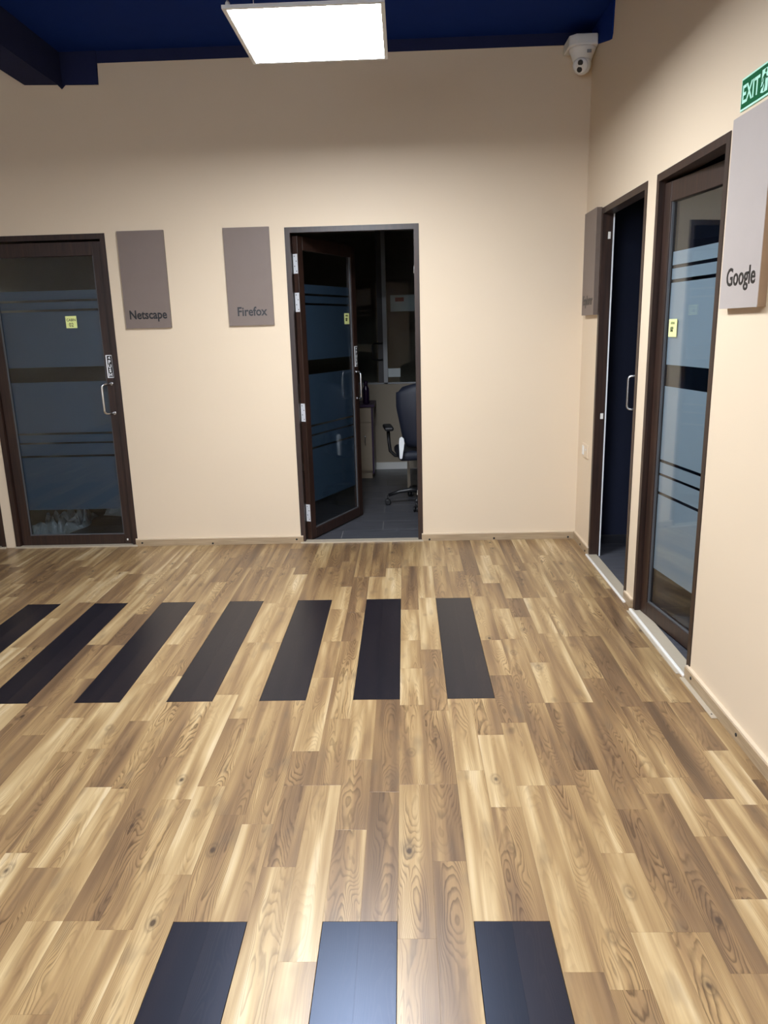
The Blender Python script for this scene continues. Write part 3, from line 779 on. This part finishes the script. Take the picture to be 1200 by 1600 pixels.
pd = tag(empty('drawer_cabinet', (-0.70, 7.46, 0)), 'beige drawer cabinet with a purple edged top behind the open door', 'cabinet')
part('carcass', M['beige_lam'], pd, (0.0, 0.355, 0.02, 0.48, 0.07, 0.725))
part('plinth', M['beige_lam'], pd, (0.012, 0.35, 0.04, 0.47, 0.0, 0.069))
part('side_edge', M['purple'], pd, (0.356, 0.372, 0.02, 0.48, 0.05, 0.725))
part('top', M['purple'], pd, (-0.02, 0.39, 0.0, 0.50, 0.726, 0.752), bev=0.004)
f1 = part('drawer_front', M['beige_lam'], pd, (0.006, 0.350, 0.004, 0.0195, 0.58, 0.720))
f2 = part('drawer_front', M['beige_lam'], pd, (0.006, 0.350, 0.004, 0.0195, 0.09, 0.572))
mm = MB(); mm.lathe([(0.011, 0), (0.011, 0.006), (0.006, 0.010)], 14, Matrix.Translation((0.290, 0.004, 0.435)) @ Matrix.Rotation(R(90), 4, 'X')); mm.build('lock', M['steel'], f2)
mm = MB(); mm.tube([(0.290, 0.002, 0.43), (0.288, -0.002, 0.38), (0.291, -0.001, 0.345)], 0.004, 6); mm.build('key_tag', M['black'], f2)
mm = MB(); mm.lathe([(0.030, 0.0), (0.034, 0.006), (0.034, 0.13), (0.031, 0.15), (0.020, 0.175), (0.019, 0.185), (0.0215, 0.187), (0.0215, 0.222), (0.018, 0.226)], 22)
bt = mm.build('water_bottle', M['bottle']); bt.location = (-0.395, 7.60, 0.7525)
tag(bt, 'dark purple bottle standing on the drawer cabinet', 'bottle')

# office chair, facing away from the hall
ch = tag(empty('office_chair', (0.150, 6.32, 0), R(6)), 'black office swivel chair with white arm plate in the open doorway', 'office chair')
for k in range(5):
    a = R(-182+72*k)
    dx, dy = math.cos(a), math.sin(a)
    mm = MB(); mm.tube([(0.03*dx, 0.03*dy, 0.118), (0.12*dx, 0.12*dy, 0.128), (0.22*dx, 0.22*dy, 0.115), (0.31*dx, 0.31*dy, 0.085)], [0.026, 0.020, 0.016, 0.014], 10)
    lg = mm.build('base_leg', M['black'], ch)
    mm = MB()
    for s in (-1, 1):
        mm.lathe([(0.018, -0.007), (0.026, -0.005), (0.026, 0.005), (0.018, 0.007)], 16, Matrix.Translation((0.317*dx-s*0.013*dy, 0.317*dy+s*0.013*dx, 0.0265)) @ Matrix.Rotation(a, 4, 'Z') @ Matrix.Rotation(R(90), 4, 'X'))
    mm.tube([(0.317*dx, 0.317*dy, 0.03), (0.317*dx, 0.317*dy, 0.085)], 0.007, 8)
    mm.build('caster', M['black'], lg)
mm = MB(); mm.tube([(0, 0, 0.09), (0, 0, 0.24)], 0.028, 14); mm.tube([(0, 0, 0.24), (0, 0, 0.41)], 0.016, 14); mm.build('gas_column', M['black'], ch)
mm = MB(); mm.box(-0.235, 0.235, -0.22, 0.25, 0.415, 0.495, bev=0.035, seg=4); mm.build('seat', M['navy_fabric'], ch)
# backrest: tapered rounded shell with a slight curve
mm = MB(); nx, nz = 12, 14
front, back = [], []
for j in range(nz+1):
    t = j/nz; z = 0.53+t*0.53
    hw = 0.185+0.065*min(1, t*1.6)
    if t > 0.82: hw *= math.sqrt(max(0.0, 1-((t-0.82)/0.19)**2*0.42))
    if t < 0.12: hw *= 0.86+0.14*t/0.12
    rf, rb = [], []
    for i in range(nx+1):
        s = -1+2*i/nx
        x = s*hw; yb = -0.245-0.04*math.sin(t*math.pi)*0.6+0.055*s*s-0.03*t
        th = 0.028*max(0.12, (1-abs(s)**4))*(1 if 0.02 < t < 0.98 else 0.3)
        zt_ = z-(0.035*s*s if t > 0.9 else 0)
        rb.append(mm.bm.verts.new((x, yb-th*0.5, zt_))); rf.append(mm.bm.verts.new((x, yb+th, zt_)))
    front.append(rf); back.append(rb)
for g in (front, back):
    for j in range(nz):
        for i in range(nx):
            f = mm.bm.faces.new((g[j][i], g[j][i+1], g[j+1][i+1], g[j+1][i])); f.smooth = True
for j in range(nz):
    mm.bm.faces.new((front[j][0], front[j+1][0], back[j+1][0], back[j][0])); mm.bm.faces.new((front[j][nx], front[j+1][nx], back[j+1][nx], back[j][nx]))
for i in range(nx):
    mm.bm.faces.new((front[0][i], front[0][i+1], back[0][i+1], back[0][i])); mm.bm.faces.new((front[nz][i], front[nz][i+1], back[nz][i+1], back[nz][i]))
mm.build('backrest', M['navy_fabric'], ch)
mm = MB(); mm.tube([(0, 0.02, 0.40), (0, -0.20, 0.405), (0, -0.275, 0.46), (0, -0.292, 0.60), (0, -0.290, 0.72)], [0.022, 0.022, 0.024, 0.022, 0.016], 10); mm.build('back_bar', M['black'], ch)
for s in (-1, 1):
    mm = MB(); mm.tube([(s*0.17, 0.02, 0.425), (s*0.245, 0.02, 0.43), (s*0.285, 0.02, 0.47), (s*0.295, 0.02, 0.55), (s*0.30, 0.02, 0.655)], 0.015, 10); arm = mm.build('arm_support', M['black'], ch)
    mm = MB(); mm.box(s*0.30-0.038, s*0.30+0.038, -0.11, 0.14, 0.655, 0.69, bev=0.014, seg=3); mm.build('arm_pad', M['black'], arm)
mm = MB()
mm.poly([(-0.008, 0.428), (0.003, 0.420), (0.014, 0.428), (0.026, 0.500), (0.034, 0.555), (0.030, 0.590), (0.012, 0.604), (-0.006, 0.592), (-0.010, 0.55)], 'y', -0.010, 0.010)
bmesh.ops.bevel(mm.bm, geom=list(mm.bm.edges), offset=0.004, segments=2, profile=0.5, affect='EDGES')
o = mm.build('arm_plate', M['white_bright'], ch); o.location = (-0.230, -0.30, 0.03); o['label'] = 'glossy white plate'
tb = tag(empty('office_table', (0.02, 6.72, 0)), 'table with a thin beige leg behind the office chair', 'table')
part('table_top', M['beige_lam'], tb, (-0.03, 0.95, -0.03, 0.62, 0.705, 0.735))
for lx, ly in ((0, 0), (0.88, 0), (0, 0.54), (0.88, 0.54)):
    part('leg', M['beige_lam'], tb, (lx-0.013, lx+0.013, ly-0.013, ly+0.013, 0, 0.704))

# ---- inside the closed office: crumpled plastic sheets, cabinet and cartons seen through the clear glass
def sheet(label, x0, x1, y0, y1, hgt, seed):
    r = random.Random(seed); n = 26
    ph = [(r.uniform(4, 14), r.uniform(4, 14), r.uniform(0, 6), r.uniform(0.3, 1)) for _ in range(7)]
    mm = MB(); g = []
    for j in range(n+1):
        row = []
        for i in range(n+1):
            u, v = i/n, j/n
            x = x0+(x1-x0)*u+0.03*math.sin(9*v+seed); y = y0+(y1-y0)*v+0.05*math.sin(7*u+seed)
            e = min(u, 1-u, v, 1-v)*6; e = min(1, e)
            z = 0.004+hgt*e*abs(sum(a*math.sin(p*u*2+q_*v*2+o_) for p, q_, o_, a in ph))/3.0
            row.append(mm.bm.verts.new((x, y, z)))
        g.append(row)
    for j in range(n):
        for i in range(n): mm.bm.faces.new((g[j][i], g[j][i+1], g[j+1][i+1], g[j+1][i]))
    o = mm.build('plastic_sheet', M['sheet'])
    sm = o.modifiers.new('thickness', 'SOLIDIFY'); sm.thickness = 0.002; sm.offset = 1
    tag(o, label, 'plastic sheet', 'plastic sheets on the office floor'); return o
sheet('crumpled pale plastic sheet at the lower left behind the closed door glass', -2.98, -2.60, 5.42, 6.10, 0.16, 3)
sheet('crumpled pale plastic sheet lying further back behind the closed door', -2.62, -1.75, 6.05, 6.8, 0.13, 8)
cb = tag(empty('low_cabinet', (-2.75, 7.35, 0)), 'dark cabinet dimly seen through the clear band of the closed door', 'cabinet')
part('carcass', M['darkcab'], cb, (0, 1.15, 0.02, 0.5, 0.0, 1.0)); part('top', M['darkcab'], cb, (-0.01, 1.16, 0, 0.51, 1.0, 1.025))
for k in range(2): part('door_panel', M['darkcab'], cb, (0.01+0.57*k, 0.565+0.57*k, 0.004, 0.019, 0.06, 0.98))
for k, (x, w, h) in enumerate(((-2.68, 0.30, 0.16), (-2.30, 0.24, 0.12))):
    b = tag(empty('storage_carton', (x, 7.50, 1.026)), ('wider' if k == 0 else 'smaller')+' grey carton on the cabinet behind the closed door', 'carton', 'cartons on the dark cabinet')
    part('carton_body', M['carton'], b, (0, w, 0, 0.22, 0, h)); part('carton_lid', M['carton'], b, (-0.006, w+0.006, -0.006, 0.226, h*0.8, h+0.004))
